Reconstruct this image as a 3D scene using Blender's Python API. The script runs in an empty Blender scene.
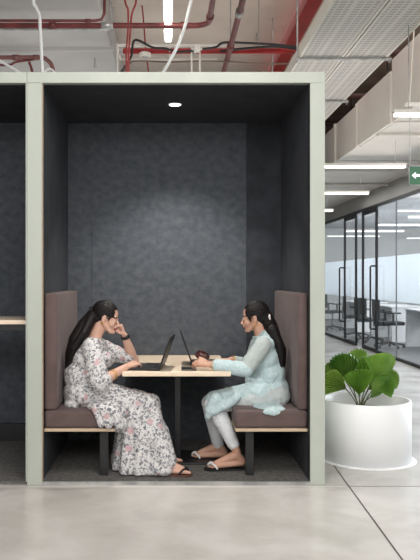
import bpy, bmesh, math, random
from mathutils import Vector, Matrix, Euler, noise
PI = math.pi
rad = math.radians
random.seed(7)
sc = bpy.context.scene
COL = sc.collection
F, DIST, H, VX, VY = 760.0, 4.9, 1.335, 169.0, 278.0

def W(px, py, Y):
    """world point at depth Y (metres behind the booth front)"""
    k = (DIST + Y) / F
    return Vector(((px - VX) * k, Y, H - (py - VY) * k))

# ------------------------------------------------------------------ materials
def lin(c):
    return tuple(((v/255.0)/12.92 if v/255.0 <= .04045 else ((v/255.0+.055)/1.055)**2.4) for v in c) + (1.0,)

class N:
    def __init__(s, name):
        s.m = bpy.data.materials.new(name); s.m.use_nodes = True
        s.t = s.m.node_tree; s.b = s.t.nodes['Principled BSDF']
        s.out = s.t.nodes['Material Output']
    def n(s, ty, **kw):
        x = s.t.nodes.new(ty)
        for k, v in kw.items():
            if k in x.inputs.keys(): x.inputs[k].default_value = v
            else: setattr(x, k, v)
        return x
    def l(s, a, b): s.t.links.new(a, b)
    def coord(s, scale=(1,1,1)):
        tc = s.n('ShaderNodeTexCoord'); mp = s.n('ShaderNodeMapping')
        mp.inputs['Scale'].default_value = scale
        s.l(tc.outputs['Object'], mp.inputs['Vector']); return mp.outputs['Vector']
    def mix(s, fac, a, b):
        x = s.n('ShaderNodeMix', data_type='RGBA')
        for i, v in ((0, fac), (6, a), (7, b)):
            if hasattr(v, 'is_output'): s.l(v, x.inputs[i])
            else: x.inputs[i].default_value = v
        return x.outputs[2]
    def ramp(s, src, stops):
        r = s.n('ShaderNodeValToRGB')
        while len(r.color_ramp.elements) < len(stops): r.color_ramp.elements.new(.5)
        for e, (p, c) in zip(r.color_ramp.elements, stops):
            e.position = p; e.color = c if len(c) == 4 else lin(c)
        s.l(src, r.inputs['Fac']); return r.outputs['Color']
    def bump(s, src, st, d=.01):
        b = s.n('ShaderNodeBump'); b.inputs['Strength'].default_value = st; b.inputs['Distance'].default_value = d
        s.l(src, b.inputs['Height']); s.l(b.outputs['Normal'], s.b.inputs['Normal'])

def mat(name, c, rough=.6, c2=None, scale=8, bump=0, bscale=60, metal=0, spec=.5, stretch=(1,1,1), detail=4, lo=.35, hi=.65, sheen=0):
    k = N(name); k.b.inputs['Roughness'].default_value = rough; k.b.inputs['Metallic'].default_value = metal
    k.b.inputs['Specular IOR Level'].default_value = spec
    if sheen: k.b.inputs['Sheen Weight'].default_value = sheen
    co = k.coord(stretch)
    nz = k.n('ShaderNodeTexNoise'); nz.inputs['Scale'].default_value = scale; nz.inputs['Detail'].default_value = detail
    k.l(co, nz.inputs['Vector'])
    if c2 is None: c2 = tuple(max(0, v-6) for v in c)
    k.l(k.ramp(nz.outputs['Fac'], [(lo, c2), (hi, c)]), k.b.inputs['Base Color'])
    if bump:
        n2 = k.n('ShaderNodeTexNoise'); n2.inputs['Scale'].default_value = bscale; n2.inputs['Detail'].default_value = 3
        k.l(co, n2.inputs['Vector']); k.bump(n2.outputs['Fac'], bump)
    return k.m

def emis(name, c, st):
    k = N(name); k.b.inputs['Base Color'].default_value = lin(c)
    k.b.inputs['Emission Color'].default_value = lin(c); k.b.inputs['Emission Strength'].default_value = st
    return k.m

M = {}
M['frame'] = mat('sage_laminate', (180,187,177), .45, (172,179,169), 3, stretch=(1,1,.3))
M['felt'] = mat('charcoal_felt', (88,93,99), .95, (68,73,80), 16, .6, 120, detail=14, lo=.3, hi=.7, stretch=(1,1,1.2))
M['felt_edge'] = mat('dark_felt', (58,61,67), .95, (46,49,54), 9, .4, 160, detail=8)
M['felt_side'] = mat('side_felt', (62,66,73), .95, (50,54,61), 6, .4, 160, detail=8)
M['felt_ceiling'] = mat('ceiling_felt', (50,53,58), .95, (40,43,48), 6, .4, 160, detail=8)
M['carpet'] = mat('grey_carpet', (124,122,119), 1, (92,91,89), 40, .8, 300, detail=8)
M['vinyl'] = mat('taupe_upholstery', (98,81,78), .75, (88,72,70), 10, .25, 400, sheen=.1)
M['ply'] = mat('birch_ply', (240,222,198), .4, (230,209,184), 6, stretch=(1,8,8))
M['ply_edge'] = mat('ply_edge', (205,185,160), .5, (180,158,132), 10, stretch=(1,1,30))
M['black'] = mat('black_powdercoat', (26,27,30), .45)
M['blackplastic'] = mat('black_plastic', (24,25,27), .35)
M['key'] = mat('key_black', (46,47,50), .6)
M['screen'] = mat('dark_screen', (16,18,22), .1)
M['white'] = mat('white_gloss', (250,251,252), .35, (247,248,250), 2)
M['whitep'] = mat('white_paint', (226,222,214), .6, (218,214,206), 2)
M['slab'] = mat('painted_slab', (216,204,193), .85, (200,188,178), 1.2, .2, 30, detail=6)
M['slabshade'] = mat('shaded_slab', (170,150,136), .9, (130,114,104), 1.5, detail=4)  # slab colour darkened to paint in the shade of the ceiling gap
M['duct'] = mat('duct_metal', (196,194,191), .6, (178,177,176), 1.5, detail=4)
M['raft'] = mat('raft_metal', (214,208,200), .5, (202,196,188), 1.6)
M['red'] = mat('red_pipe', (124,56,54), .4, (92,44,44), 9)
M['redbeam'] = mat('red_beam', (172,24,24), .45, (140,18,20), 5)
M['steel'] = mat('galvanised_steel', (188,188,186), .35, (150,150,150), 10, metal=.6)
M['cable'] = mat('white_cable', (226,228,228), .5)
M['blackcable'] = mat('black_cable', (28,28,30), .5)
M['skin1'] = mat('skin_light_brown', (214,174,154), .5, (204,162,142), 14, spec=.35)
M['skin2'] = mat('skin_warm_brown', (200,158,136), .5, (190,146,124), 14, spec=.35)
M['lip'] = mat('lip_red', (158,72,66), .4)
M['lip2'] = mat('lip_rose', (176,100,88), .4)
M['eyew'] = mat('eye_white', (225,218,210), .3)
M['eyed'] = mat('eye_dark', (24,16,14), .2)
M['brow'] = mat('brow_dark', (40,28,25), .8)
def hairmat(name, c):
    k = N(name); k.b.inputs['Roughness'].default_value = .5; k.b.inputs['Base Color'].default_value = lin(c)
    k.b.inputs['Specular IOR Level'].default_value = .25
    co = k.coord((1,1,.12)); nz = k.n('ShaderNodeTexNoise', Scale=140.0); k.l(co, nz.inputs['Vector'])
    k.bump(nz.outputs['Fac'], .7, .006); return k.m
M['hair'] = hairmat('black_hair', (22,18,18))
M['gold'] = mat('gold', (222,176,92), .3, metal=.9)
M['pearl'] = mat('pearl', (225,220,214), .3)
M['band'] = mat('black_strap', (22,22,24), .5)
M['leggings'] = mat('white_leggings', (226,229,232), .8, (214,218,222), 20, .2, 80)
M['sole'] = mat('black_sole', (24,22,22), .6)
M['tansole'] = mat('brown_sole', (96,66,54), .6)
M['silver'] = mat('silver_strap', (226,226,224), .4)
M['pouch'] = mat('maroon_leather', (76,36,34), .45, (48,24,24), 20)
M['soil'] = mat('grey_gravel', (176,170,164), .95, (128,122,117), 60, .9, 80)
M['stem'] = mat('green_stem', (92,104,58), .5, (70,78,46), 10)
M['sign'] = mat('exit_green', (74,124,96), .4, (70,118,90), 3)
M['desk'] = mat('office_white', (222,222,222), .5)
M['chairblack'] = mat('office_black', (22,24,27), .7)
M['wallg'] = mat('painted_wall', (176,176,174), .8, (168,168,166), 1.5)
M['bulk'] = mat('bulkhead_paint', (182,181,177), .75, (172,171,167), 1.2)
M['officeceil'] = mat('office_ceiling', (205,206,208), .85, (190,191,193), 1)
M['tube'] = emis('lamp_diffuser', (255,252,246), 9)
M['tube2'] = emis('lamp_diffuser_far', (255,253,250), 4)
M['tube3'] = emis('lamp_diffuser_office', (250,252,255), 1.6)
M['spot'] = emis('downlight_lens', (255,246,232), 12)

def floor_mat():
    k = N('polished_concrete'); co = k.coord()
    a = k.n('ShaderNodeTexNoise', Scale=.9, Detail=9.0, Roughness=.65); k.l(co, a.inputs['Vector'])
    b = k.n('ShaderNodeTexNoise', Scale=2.2, Detail=5.0, Roughness=.55, Distortion=.3); k.l(co, b.inputs['Vector'])
    c1 = k.ramp(a.outputs['Fac'], [(.3, (184,180,175)), (.7, (208,205,200))])
    c2 = k.ramp(b.outputs['Fac'], [(.35, (176,171,165)), (.5, (198,195,190)), (.62, (216,214,211))])
    k.l(k.mix(.5, c1, c2), k.b.inputs['Base Color'])
    r = k.n('ShaderNodeMapRange'); r.inputs['To Min'].default_value = .14; r.inputs['To Max'].default_value = .3
    k.l(b.outputs['Fac'], r.inputs['Value']); k.l(r.outputs['Result'], k.b.inputs['Roughness'])
    k.bump(b.outputs['Fac'], .04, .01)
    return k.m
M['floor'] = floor_mat()

def floral():
    k = N('floral_print'); k.b.inputs['Roughness'].default_value = .85
    co = k.coord()
    wz = k.n('ShaderNodeTexNoise', Scale=30.0, Detail=2.0); k.l(co, wz.inputs['Vector'])
    add = k.n('ShaderNodeVectorMath', operation='MULTIPLY_ADD'); add.inputs[1].default_value = (.045,.045,.045)
    k.l(wz.outputs['Color'], add.inputs[0]); k.l(co, add.inputs[2])
    cur = lin((214,212,211))
    for sc_, th, soft, colr, colr2 in ((80, .36, .16, (182,182,186), (148,150,156)), (50, .34, .10, (148,149,154), (106,109,116)), (34, .32, .08, (142,144,149), (102,105,112)), (14, .26, .08, (192,158,162), (200,172,175))):
        v = k.n('ShaderNodeTexVoronoi', Scale=float(sc_), Randomness=1.0); k.l(add.outputs[0], v.inputs['Vector'])
        f = k.ramp(v.outputs['Distance'], [(th, (1,1,1,1)), (th+soft, (0,0,0,1))])
        sep = k.n('ShaderNodeSeparateColor'); k.l(v.outputs['Color'], sep.inputs['Color'])
        gt = k.n('ShaderNodeMath', operation='GREATER_THAN'); gt.inputs[1].default_value = .3 if sc_ > 20 else .62
        k.l(sep.outputs[0], gt.inputs[0])
        mu = k.n('ShaderNodeMath', operation='MULTIPLY'); k.l(f, mu.inputs[0]); k.l(gt.outputs[0], mu.inputs[1])
        cc = k.mix(sep.outputs[1], lin(colr), lin(colr2))
        cur = k.mix(mu.outputs[0], cur, cc)
    k.l(cur, k.b.inputs['Base Color'])
    n2 = k.n('ShaderNodeTexNoise', Scale=18.0, Detail=3.0); k.l(co, n2.inputs['Vector']); k.bump(n2.outputs['Fac'], .5, .02)
    return k.m
M['floral'] = floral()

def kurta_mat(name, base, emb, amt):
    k = N(name); k.b.inputs['Roughness'].default_value = .85; co = k.coord()
    v = k.n('ShaderNodeTexVoronoi', Scale=75.0); k.l(co, v.inputs['Vector'])
    f = k.ramp(v.outputs['Distance'], [(.28, (1,1,1,1)), (.42, (0,0,0,1))])
    mu = k.n('ShaderNodeMath', operation='MULTIPLY'); k.l(f, mu.inputs[0]); mu.inputs[1].default_value = amt
    k.l(k.mix(mu.outputs[0], lin(base), lin(emb)), k.b.inputs['Base Color'])
    n2 = k.n('ShaderNodeTexNoise', Scale=16.0, Detail=3.0); k.l(co, n2.inputs['Vector']); k.bump(n2.outputs['Fac'], .5, .02)
    return k.m
M['kurta'] = kurta_mat('pale_aqua_embroidered', (180,202,205), (216,226,228), .6)
M['sheer'] = kurta_mat('sheer_grey_aqua', (172,182,180), (182,190,188), .4)

def perforated():
    k = N('perforated_white_metal'); k.b.inputs['Roughness'].default_value = .5
    tc = k.n('ShaderNodeTexCoord'); sx = k.n('ShaderNodeSeparateXYZ'); k.l(tc.outputs['Object'], sx.inputs[0])
    def wave(out, freq, th):
        m = k.n('ShaderNodeMath', operation='MULTIPLY'); m.inputs[1].default_value = freq; k.l(out, m.inputs[0])
        f = k.n('ShaderNodeMath', operation='FRACT'); k.l(m.outputs[0], f.inputs[0])
        g = k.n('ShaderNodeMath', operation='LESS_THAN'); g.inputs[1].default_value = th; k.l(f.outputs[0], g.inputs[0]); return g.outputs[0]
    a = wave(sx.outputs['X'], 16, .8); b = wave(sx.outputs['Y'], 20, .5); c = wave(sx.outputs['X'], 5.3, .82)
    m1 = k.n('ShaderNodeMath', operation='MULTIPLY'); k.l(a, m1.inputs[0]); k.l(b, m1.inputs[1])
    m2 = k.n('ShaderNodeMath', operation='MULTIPLY'); k.l(m1.outputs[0], m2.inputs[0]); k.l(c, m2.inputs[1])
    m3 = k.n('ShaderNodeMath', operation='MULTIPLY'); k.l(m2.outputs[0], m3.inputs[0]); m3.inputs[1].default_value = .62
    k.l(k.mix(m3.outputs[0], lin((206,202,196)), lin((112,108,104))), k.b.inputs['Base Color'])
    return k.m
M['perf'] = perforated()

def leaf_mat():
    k = N('palm_leaf'); k.b.inputs['Roughness'].default_value = .38
    tc = k.n('ShaderNodeTexCoord'); nz = k.n('ShaderNodeTexNoise', Scale=7.0, Detail=3.0); k.l(tc.outputs['Object'], nz.inputs['Vector'])
    oi = k.n('ShaderNodeObjectInfo')
    c1 = k.ramp(nz.outputs['Fac'], [(.3, (70,118,44)), (.5, (112,156,60)), (.7, (158,190,96))])
    c2 = k.ramp(oi.outputs['Random'], [(0, (48,92,36)), (.5, (116,156,60)), (1, (182,202,112))])
    k.l(k.mix(.5, c1, c2), k.b.inputs['Base Color'])
    tr = k.n('ShaderNodeBsdfTranslucent'); k.l(c1, tr.inputs['Color'])
    mx = k.n('ShaderNodeMixShader'); mx.inputs[0].default_value = .18
    k.l(k.b.outputs[0], mx.inputs[1]); k.l(tr.outputs[0], mx.inputs[2]); k.l(mx.outputs[0], k.out.inputs['Surface'])
    return k.m
M['leaf'] = leaf_mat()

def glass_mat():
    k = N('clear_glass'); tr = k.n('ShaderNodeBsdfTransparent'); tr.inputs['Color'].default_value = (.95,.97,.98,1)
    gl = k.n('ShaderNodeBsdfGlossy'); gl.inputs['Roughness'].default_value = .02
    lw = k.n('ShaderNodeLayerWeight'); lw.inputs['Blend'].default_value = .5
    pw = k.n('ShaderNodeMath', operation='POWER'); pw.inputs[1].default_value = 5.0; k.l(lw.outputs['Facing'], pw.inputs[0])
    fr = k.n('ShaderNodeMath', operation='MULTIPLY_ADD'); fr.inputs[1].default_value = .7; fr.inputs[2].default_value = .03; k.l(pw.outputs[0], fr.inputs[0])
    mx = k.n('ShaderNodeMixShader'); k.l(fr.outputs[0], mx.inputs[0]); k.l(tr.outputs[0], mx.inputs[1]); k.l(gl.outputs[0], mx.inputs[2])
    k.l(mx.outputs[0], k.out.inputs['Surface']); return k.m
M['glass'] = glass_mat()
def film_mat():
    k = N('frosted_film'); k.b.inputs['Base Color'].default_value = lin((240,244,248)); k.b.inputs['Roughness'].default_value = .7
    tl = k.n('ShaderNodeBsdfTranslucent'); tl.inputs['Color'].default_value = lin((246,249,252))
    tr = k.n('ShaderNodeBsdfTransparent')
    m1 = k.n('ShaderNodeMixShader'); m1.inputs[0].default_value = .55
    k.l(k.b.outputs[0], m1.inputs[1]); k.l(tl.outputs[0], m1.inputs[2])
    m2 = k.n('ShaderNodeMixShader'); m2.inputs[0].default_value = .06
    k.l(m1.outputs[0], m2.inputs[1]); k.l(tr.outputs[0], m2.inputs[2]); k.l(m2.outputs[0], k.out.inputs['Surface']); return k.m
M['film'] = film_mat()

# ------------------------------------------------------------------ object helpers
def wloc(o):
    v = Vector((0,0,0))
    while o: v = v + o.location; o = o.parent
    return v
def obj(name, bm, m, parent=None, smooth=False):
    """mesh written in world coordinates; becomes a child of parent when given"""
    me = bpy.data.meshes.new(name)
    if isinstance(bm, bmesh.types.BMesh):
        bmesh.ops.recalc_face_normals(bm, faces=bm.faces[:]); bm.to_mesh(me); bm.free()
    else: me = bm; me.name = name
    o = bpy.data.objects.new(name, me); COL.objects.link(o)
    if parent:
        me.transform(Matrix.Translation(-wloc(parent))); o.parent = parent
    for x in (m if isinstance(m, (list, tuple)) else [m]): me.materials.append(x)
    if smooth:
        for p in me.polygons: p.use_smooth = True
    return o
def tag(o, label, cat, group=None):
    o['label'] = label; o['category'] = cat
    if group: o['group'] = group
    return o
def thing(name, loc, label, cat, group=None):
    o = bpy.data.objects.new(name, None); COL.objects.link(o); o.location = loc; o.empty_display_size = .1
    return tag(o, label, cat, group)
def struct(name, bm, m, parent=None):
    o = obj(name, bm, m, parent)
    o['kind'] = 'structure'
    return o
def dup(root, loc, label=None):
    r = root.copy(); COL.objects.link(r); r.location = loc
    if label: r['label'] = label
    for ch in list(root.children):
        c = ch.copy(); COL.objects.link(c); c.parent = r
        for g in list(ch.children):
            d = g.copy(); COL.objects.link(d); d.parent = c
    return r
def B(): return bmesh.new()
def box(bm, x0, x1, y0, y1, z0, z1, bev=0, seg=2, mtx=None):
    r = bmesh.ops.create_cube(bm, size=1)
    vs = r['verts']
    for v in vs: v.co = Vector((x0+(v.co.x+.5)*(x1-x0), y0+(v.co.y+.5)*(y1-y0), z0+(v.co.z+.5)*(z1-z0)))
    if bev:
        es = list({e for v in vs for e in v.link_edges})
        q = bmesh.ops.bevel(bm, geom=es, offset=bev, segments=seg, affect='EDGES', profile=.5)
        vs = list({v for f in q['faces'] for v in f.verts} | {v for v in vs if v.is_valid})
    if mtx:
        for v in vs: v.co = mtx @ v.co
    return bm
def frameof(d):
    d = d.normalized(); a = Vector((0,0,1)) if abs(d.z) < .9 else Vector((1,0,0))
    u = d.cross(a).normalized(); return u, d.cross(u).normalized()
def cone(bm, p0, r0, p1, r1, seg=16, cap=True):
    """round-ended tapered limb segment"""
    p0, p1 = Vector(p0), Vector(p1); d = p1-p0; L = d.length
    if L < 1e-6: return bm
    dn = d/L; u, v = frameof(dn); rings = []
    prof = [(-math.cos(a)*r0, math.sin(a)*r0) for a in (.01, .4, .8, 1.2, PI/2)] + [(L+math.sin(a)*r1, math.cos(a)*r1) for a in (0, .4, .8, 1.2, PI/2-.01)]
    if not cap: prof = [(0, r0), (L, r1)]
    for t, r in prof:
        rings.append([bm.verts.new(p0+dn*t+(u*math.cos(2*PI*i/seg)+v*math.sin(2*PI*i/seg))*r) for i in range(seg)])
    for a, b in zip(rings, rings[1:]):
        for i in range(seg): bm.faces.new((a[i], a[(i+1)%seg], b[(i+1)%seg], b[i]))
    bm.faces.new(rings[0][::-1]); bm.faces.new(rings[-1]); return bm
def chain(bm, pts, seg=16):
    for (a, ra), (b, rb) in zip(pts, pts[1:]): cone(bm, a, ra, b, rb, seg)
    return bm
def ell(bm, c, r, R=None, sub=3):
    q = bmesh.ops.create_icosphere(bm, subdivisions=sub, radius=1)
    for v in q['verts']:
        w = Vector((v.co.x*r[0], v.co.y*r[1], v.co.z*r[2]))
        if R is not None: w = R @ w
        v.co = Vector(c)+w
    return bm
def tube(bm, pts, r, seg=10):
    pts = [Vector(p) for p in pts]; rings = []
    u = None
    for i, p in enumerate(pts):
        t = (pts[min(i+1, len(pts)-1)]-pts[max(i-1, 0)]).normalized()
        if u is None: u, v = frameof(t)
        else: u = (u-t*u.dot(t)).normalized(); v = t.cross(u)
        rr = r[i] if isinstance(r, (list, tuple)) else r
        rings.append([bm.verts.new(p+(u*math.cos(2*PI*k/seg)+v*math.sin(2*PI*k/seg))*rr) for k in range(seg)])
    for a, b in zip(rings, rings[1:]):
        for i in range(seg): bm.faces.new((a[i], a[(i+1)%seg], b[(i+1)%seg], b[i]))
    bm.faces.new(rings[0][::-1]); bm.faces.new(rings[-1]); return bm
def spline(pts, n=8):
    P = [Vector(p) for p in pts]; P = [2*P[0]-P[1]]+P+[2*P[-1]-P[-2]]; out = []
    for i in range(1, len(P)-2):
        for k in range(n):
            t = k/n; a, b, c, d = P[i-1:i+3]
            out.append(.5*((2*b)+(c-a)*t+(2*a-5*b+4*c-d)*t*t+(-a+3*b-3*c+d)*t**3))
    out.append(P[-2]); return out
def torus(bm, c, axis, R_, r, seg=20, k=8, squash=1.0):
    u, v = frameof(Vector(axis)); ax = Vector(axis).normalized(); rings = []
    for i in range(seg):
        a = 2*PI*i/seg; d = u*math.cos(a)+v*math.sin(a)
        rings.append([bm.verts.new(Vector(c)+d*(R_+math.cos(2*PI*j/k)*r)+ax*math.sin(2*PI*j/k)*r*squash) for j in range(k)])
    for i in range(seg):
        a, b = rings[i], rings[(i+1)%seg]
        for j in range(k): bm.faces.new((a[j], a[(j+1)%k], b[(j+1)%k], b[j]))
    return bm
def lathe(bm, c, prof, seg=64):
    rings = []
    for r, z in prof: rings.append([bm.verts.new((c[0]+r*math.cos(2*PI*i/seg), c[1]+r*math.sin(2*PI*i/seg), c[2]+z)) for i in range(seg)])
    for a, b in zip(rings, rings[1:]):
        for i in range(seg): bm.faces.new((a[i], a[(i+1)%seg], b[(i+1)%seg], b[i]))
    if prof[0][0] > 0: bm.faces.new(rings[0][::-1])
    bm.faces.new(rings[-1]); return bm
def loft(bm, secs, seg=96):
    """secs: (z, cx, cy, rx, ry, ripple, n)"""
    rings = []
    for (z, cx, cy, rx, ry, amp, n) in secs:
        rg = []
        for i in range(seg):
            a = 2*PI*i/seg
            k = 1+amp*(math.sin(n*a+.7)+.5*math.sin((n*.6)//1*a+2))
            rg.append(bm.verts.new((cx+rx*k*math.cos(a), cy+ry*k*math.sin(a), z)))
        rings.append(rg)
    for a, b in zip(rings, rings[1:]):
        for i in range(seg): bm.faces.new((a[i], a[(i+1)%seg], b[(i+1)%seg], b[i]))
    bm.faces.new(rings[0][::-1]); bm.faces.new(rings[-1]); return bm
def fuse(bm, voxel, smooth=4, fac=.5):
    """union of overlapping closed shapes into one continuous surface"""
    bmesh.ops.recalc_face_normals(bm, faces=bm.faces[:])
    me = bpy.data.meshes.new('tmp'); bm.to_mesh(me); bm.free()
    o = bpy.data.objects.new('tmp', me); COL.objects.link(o)
    r = o.modifiers.new('r', 'REMESH'); r.mode = 'VOXEL'; r.voxel_size = voxel
    s = o.modifiers.new('s', 'SMOOTH'); s.iterations = smooth; s.factor = fac
    dg = bpy.context.evaluated_depsgraph_get(); dg.update()
    out = bpy.data.meshes.new_from_object(o.evaluated_get(dg))
    bpy.data.objects.remove(o); bpy.data.meshes.remove(me)
    for p in out.polygons: p.use_smooth = True
    return out
def wrinkle(me, amp, sc_, stretch=(1,1,1), zmin=None):
    nrm = [v.normal.copy() for v in me.vertices]
    for v, n in zip(me.vertices, nrm):
        c = Vector((v.co.x*sc_*stretch[0], v.co.y*sc_*stretch[1], v.co.z*sc_*stretch[2]))
        d = noise.noise(c)+.5*noise.noise(c*2.1)
        v.co += n*(amp*(1-abs(d)*2))
    me.update()

# ------------------------------------------------------------------ room shell
struct('floor', box(B(), -8, 3.7, -9, 20, -.1, 0), M['floor'])
struct('floor', box(B(), 3.7, 11, -9, 20, -.1, 0), mat('office_carpet', (112,112,114), .6, (96,96,98), 20, .2, 90))
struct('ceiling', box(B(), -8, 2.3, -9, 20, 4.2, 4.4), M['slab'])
struct('ceiling', box(B(), 2.3, 11, -9, 20, 4.2, 4.4), M['slabshade'])
struct('wall_back', box(B(), -8, 11, 19.9, 20.1, 0, 4.3), M['wallg'])
struct('wall_left', box(B(), -8.1, -7.9, -9, 20, 0, 4.3), M['wallg'])
struct('wall_right', box(B(), 10.9, 11.1, -9, 20, 0, 4.3), mat('office_far_wall', (226,230,234), .8, (216,220,226), .6))
# floor joints: thin dark saw cuts let into the concrete
jb = B()
a, b_ = Vector((1.235, 2.2, 0)), Vector((1.035, -3.2, 0)); d = (b_-a).normalized(); s = Vector((-d.y, d.x, 0))*.0045
vs = [jb.verts.new(p+Vector((0,0,.0012))) for p in (a-s, a+s, b_+s, b_-s)]; jb.faces.new(vs)
struct('trim_1', jb, mat('saw_cut', (84,80,76), .9))
jb = B(); box(jb, 1.14, 3.69, -.034, -.026, 0, .0012)
struct('trim_2', jb, mat('saw_cut_pale', (128,124,119), .9))
jb = B(); box(jb, -3.2, 1.14, -.05, -.036, 0, .0012)
struct('trim_3', jb, mat('saw_cut_filler', (206,202,196), .6))

# ------------------------------------------------------------------ booths
X0, X1 = -.82, .91          # inner faces
ZT, ZB = 2.593, 2.664
DB = 1.27
def booth(name, xl, xr, label, left_post, right_post, shared=None):
    t = thing(name, ((xl+xr)/2, .65, 0), label, 'booth', 'work booths')
    return t
bt = booth('meeting_booth', X0, X1, 'open-fronted booth lined in charcoal felt with pale frame, two women seated inside', 1, 1)
fr = B()
box(fr, -.916, X0, 0, .06, 0, ZT, .003); obj('frame_post', fr, M['frame'], bt)
fr = B(); box(fr, X1, 1.006, 0, .06, 0, ZT, .003); obj('frame_post', fr, M['frame'], bt)
fr = B(); box(fr, -.916, 1.006, -.001, .06, ZT, ZB, .003); obj('frame_header', fr, M['frame'], bt)
# outer shell
sh = B(); box(sh, -.866, X0-.012, .06, DB+.03, 0, ZT); obj('side_panel', sh, M['felt_side'], bt)
sh = B(); box(sh, X1+.012, 1.004, .06, DB+.03, 0, ZT); obj('side_panel', sh, M['frame'], bt)
sh = B(); box(sh, -.866, 1.004, .061, DB+.05, ZT+.012, ZB-.002); obj('roof_panel', sh, M['frame'], bt)
sh = B(); box(sh, -.866, 1.004, DB+.031, DB+.06, 0, ZT+.012); obj('rear_panel', sh, M['felt_edge'], bt)
# felt linings
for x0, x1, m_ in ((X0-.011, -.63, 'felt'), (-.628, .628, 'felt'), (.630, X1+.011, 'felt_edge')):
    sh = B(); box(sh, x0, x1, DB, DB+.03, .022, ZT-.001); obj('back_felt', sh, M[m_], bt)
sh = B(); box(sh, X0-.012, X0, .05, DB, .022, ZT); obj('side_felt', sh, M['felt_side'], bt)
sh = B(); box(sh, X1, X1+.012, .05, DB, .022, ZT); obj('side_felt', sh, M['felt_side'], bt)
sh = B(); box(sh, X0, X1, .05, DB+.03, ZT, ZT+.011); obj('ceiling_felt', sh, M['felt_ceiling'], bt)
sh = B(); box(sh, X0-.012, X1+.012, .012, DB+.05, 0, .02); obj('booth_carpet', sh, M['carpet'], bt)
sh = B(); box(sh, X0-.006, X1+.006, .002, .012, 0, .021); obj('threshold_strip', sh, M['steel'], bt)
# thin shadow gap trims down the inner edges of the frame
for x in (X0, X1):
    sh = B(); box(sh, x-.003 if x > 0 else x-.0, x if x > 0 else x+.003, .004, .05, .02, ZT, 0); obj('edge_trim', sh, M['ply_edge'] if x < 0 else M['black'], bt)

# neighbouring booth on the left
nb = booth('standing_booth', -2.75, -.93, 'neighbouring dark felt booth at left edge with high wooden counter', 1, 1)
NX0, NX1 = -2.68, -.926
fr = B(); box(fr, NX0-.09, NX0, 0, .06, 0, ZT, .003); obj('frame_post', fr, M['frame'], nb)
fr = B(); box(fr, NX0-.09, -.918, 0, .06, ZT, ZB, .003); obj('frame_header', fr, M['frame'], nb)
sh = B(); box(sh, NX0, NX1, DB, DB+.05, .022, ZT); obj('back_felt', sh, M['felt'], nb)
sh = B(); box(sh, NX0-.03, NX0, .06, DB+.05, 0, ZT); obj('side_felt', sh, M['felt_side'], nb)
sh = B(); box(sh, NX1-.006, -.868, .062, DB+.05, 0, ZT); obj('side_felt', sh, M['felt_side'], nb)
sh = B(); box(sh, NX0, NX1, .05, DB, ZT, ZB-.002); obj('ceiling_felt', sh, M['felt_ceiling'], nb)
sh = B(); box(sh, NX0, NX1, .012, DB+.05, 0, .02); obj('booth_carpet', sh, M['carpet'], nb)
sh = B(); box(sh, -.9245, -.918, .004, .05, .02, ZT, 0); obj('edge_trim', sh, M['frame'], nb)
ct = thing('counter_shelf', (-1.8, .4, 1.04), 'pale wooden high counter shelf spanning the left neighbouring booth', 'counter')
sh = B(); box(sh, NX0+.002, NX1-.008, .1, .6, 1.03, 1.058, .003); obj('counter_board', sh, M['ply'], ct)
sh = B(); box(sh, NX0+.002, NX1-.008, .12, .58, .99, 1.029); obj('counter_rail', sh, M['black'], ct)
sh = B(); box(sh, NX0+.002, NX1-.008, DB-.04, DB-.005, .021, .16); obj('base_strip', sh, M['black'], nb)  # black strip along the foot of the back wall

# downlight
dl = thing('downlight', ((175-VX)*(DIST+.62)/F, .6, ZT), 'round warm recessed downlight glowing in booth ceiling', 'light')
cx_, cy_ = dl.location.x, .6
bm = B(); torus(bm, (cx_, cy_, ZT-.002), (0,0,1), .046, .006, 32); obj('trim_ring', bm, M['white'], dl, True)
bm = B(); lathe(bm, (cx_, cy_, ZT-.004), [(.04, 0), (.04, .002)], 32); obj('lens', bm, M['spot'], dl)

# benches
def bench(xa, xb, wallside, label):
    t = thing('booth_bench', ((xa+xb)/2, .65, .02), label, 'bench', 'booth benches')
    s_ = -1 if wallside < 0 else 1
    bm = B(); box(bm, xa, xb, .07, 1.2, .352, .468, .022, 3); obj('seat_cushion', bm, M['vinyl'], t, True)
    bm = B(); box(bm, xa+.002, xb-.002, .064, 1.2, .331, .351, .002, 1); obj('seat_board', bm, M['ply_edge'], t)
    if s_ < 0: bm = box(B(), X0+.003, -.733, .075, 1.2, .47, 1.236, .016, 3)
    else: bm = box(B(), .845, X1-.003, .075, 1.2, .47, 1.236, .016, 3)
    obj('backrest_cushion', bm, M['vinyl'], t, True)
    lx = (-.462, -.405) if s_ < 0 else (.512, .565)
    for y in (.16, 1.06):
        bm = B(); box(bm, lx[0], lx[1], y, y+.045, .021, .3305, .003); obj('leg', bm, M['black'], t)
    return t
bench(X0+.003, -.352, -1, 'taupe upholstered bench on left, under woman in floral dress')
bench(.432, X1-.003, 1, 'taupe upholstered bench on right, under woman in pale blue')

# table
TX0, TX1, TZ = -.315, .414, .71
tb = thing('booth_table', (.05, .7, .02), 'light birch plywood table on dark central post between benches', 'table')
bm = B(); box(bm, TX0, TX1, .18, 1.265, TZ-.034, TZ, .006, 2); obj('tabletop', bm, M['ply'], tb)
bm = B(); box(bm, .04, .085, .62, .68, .035, TZ-.035, .003); obj('post', bm, M['black'], tb)
bm = B(); box(bm, -.17, .3, .45, .85, .021, .034, .004); obj('base_plate', bm, M['black'], tb)
bm = B(); box(bm, -.2, .3, .55, .75, TZ-.05, TZ-.0345); obj('mounting_plate', bm, M['black'], tb)

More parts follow.
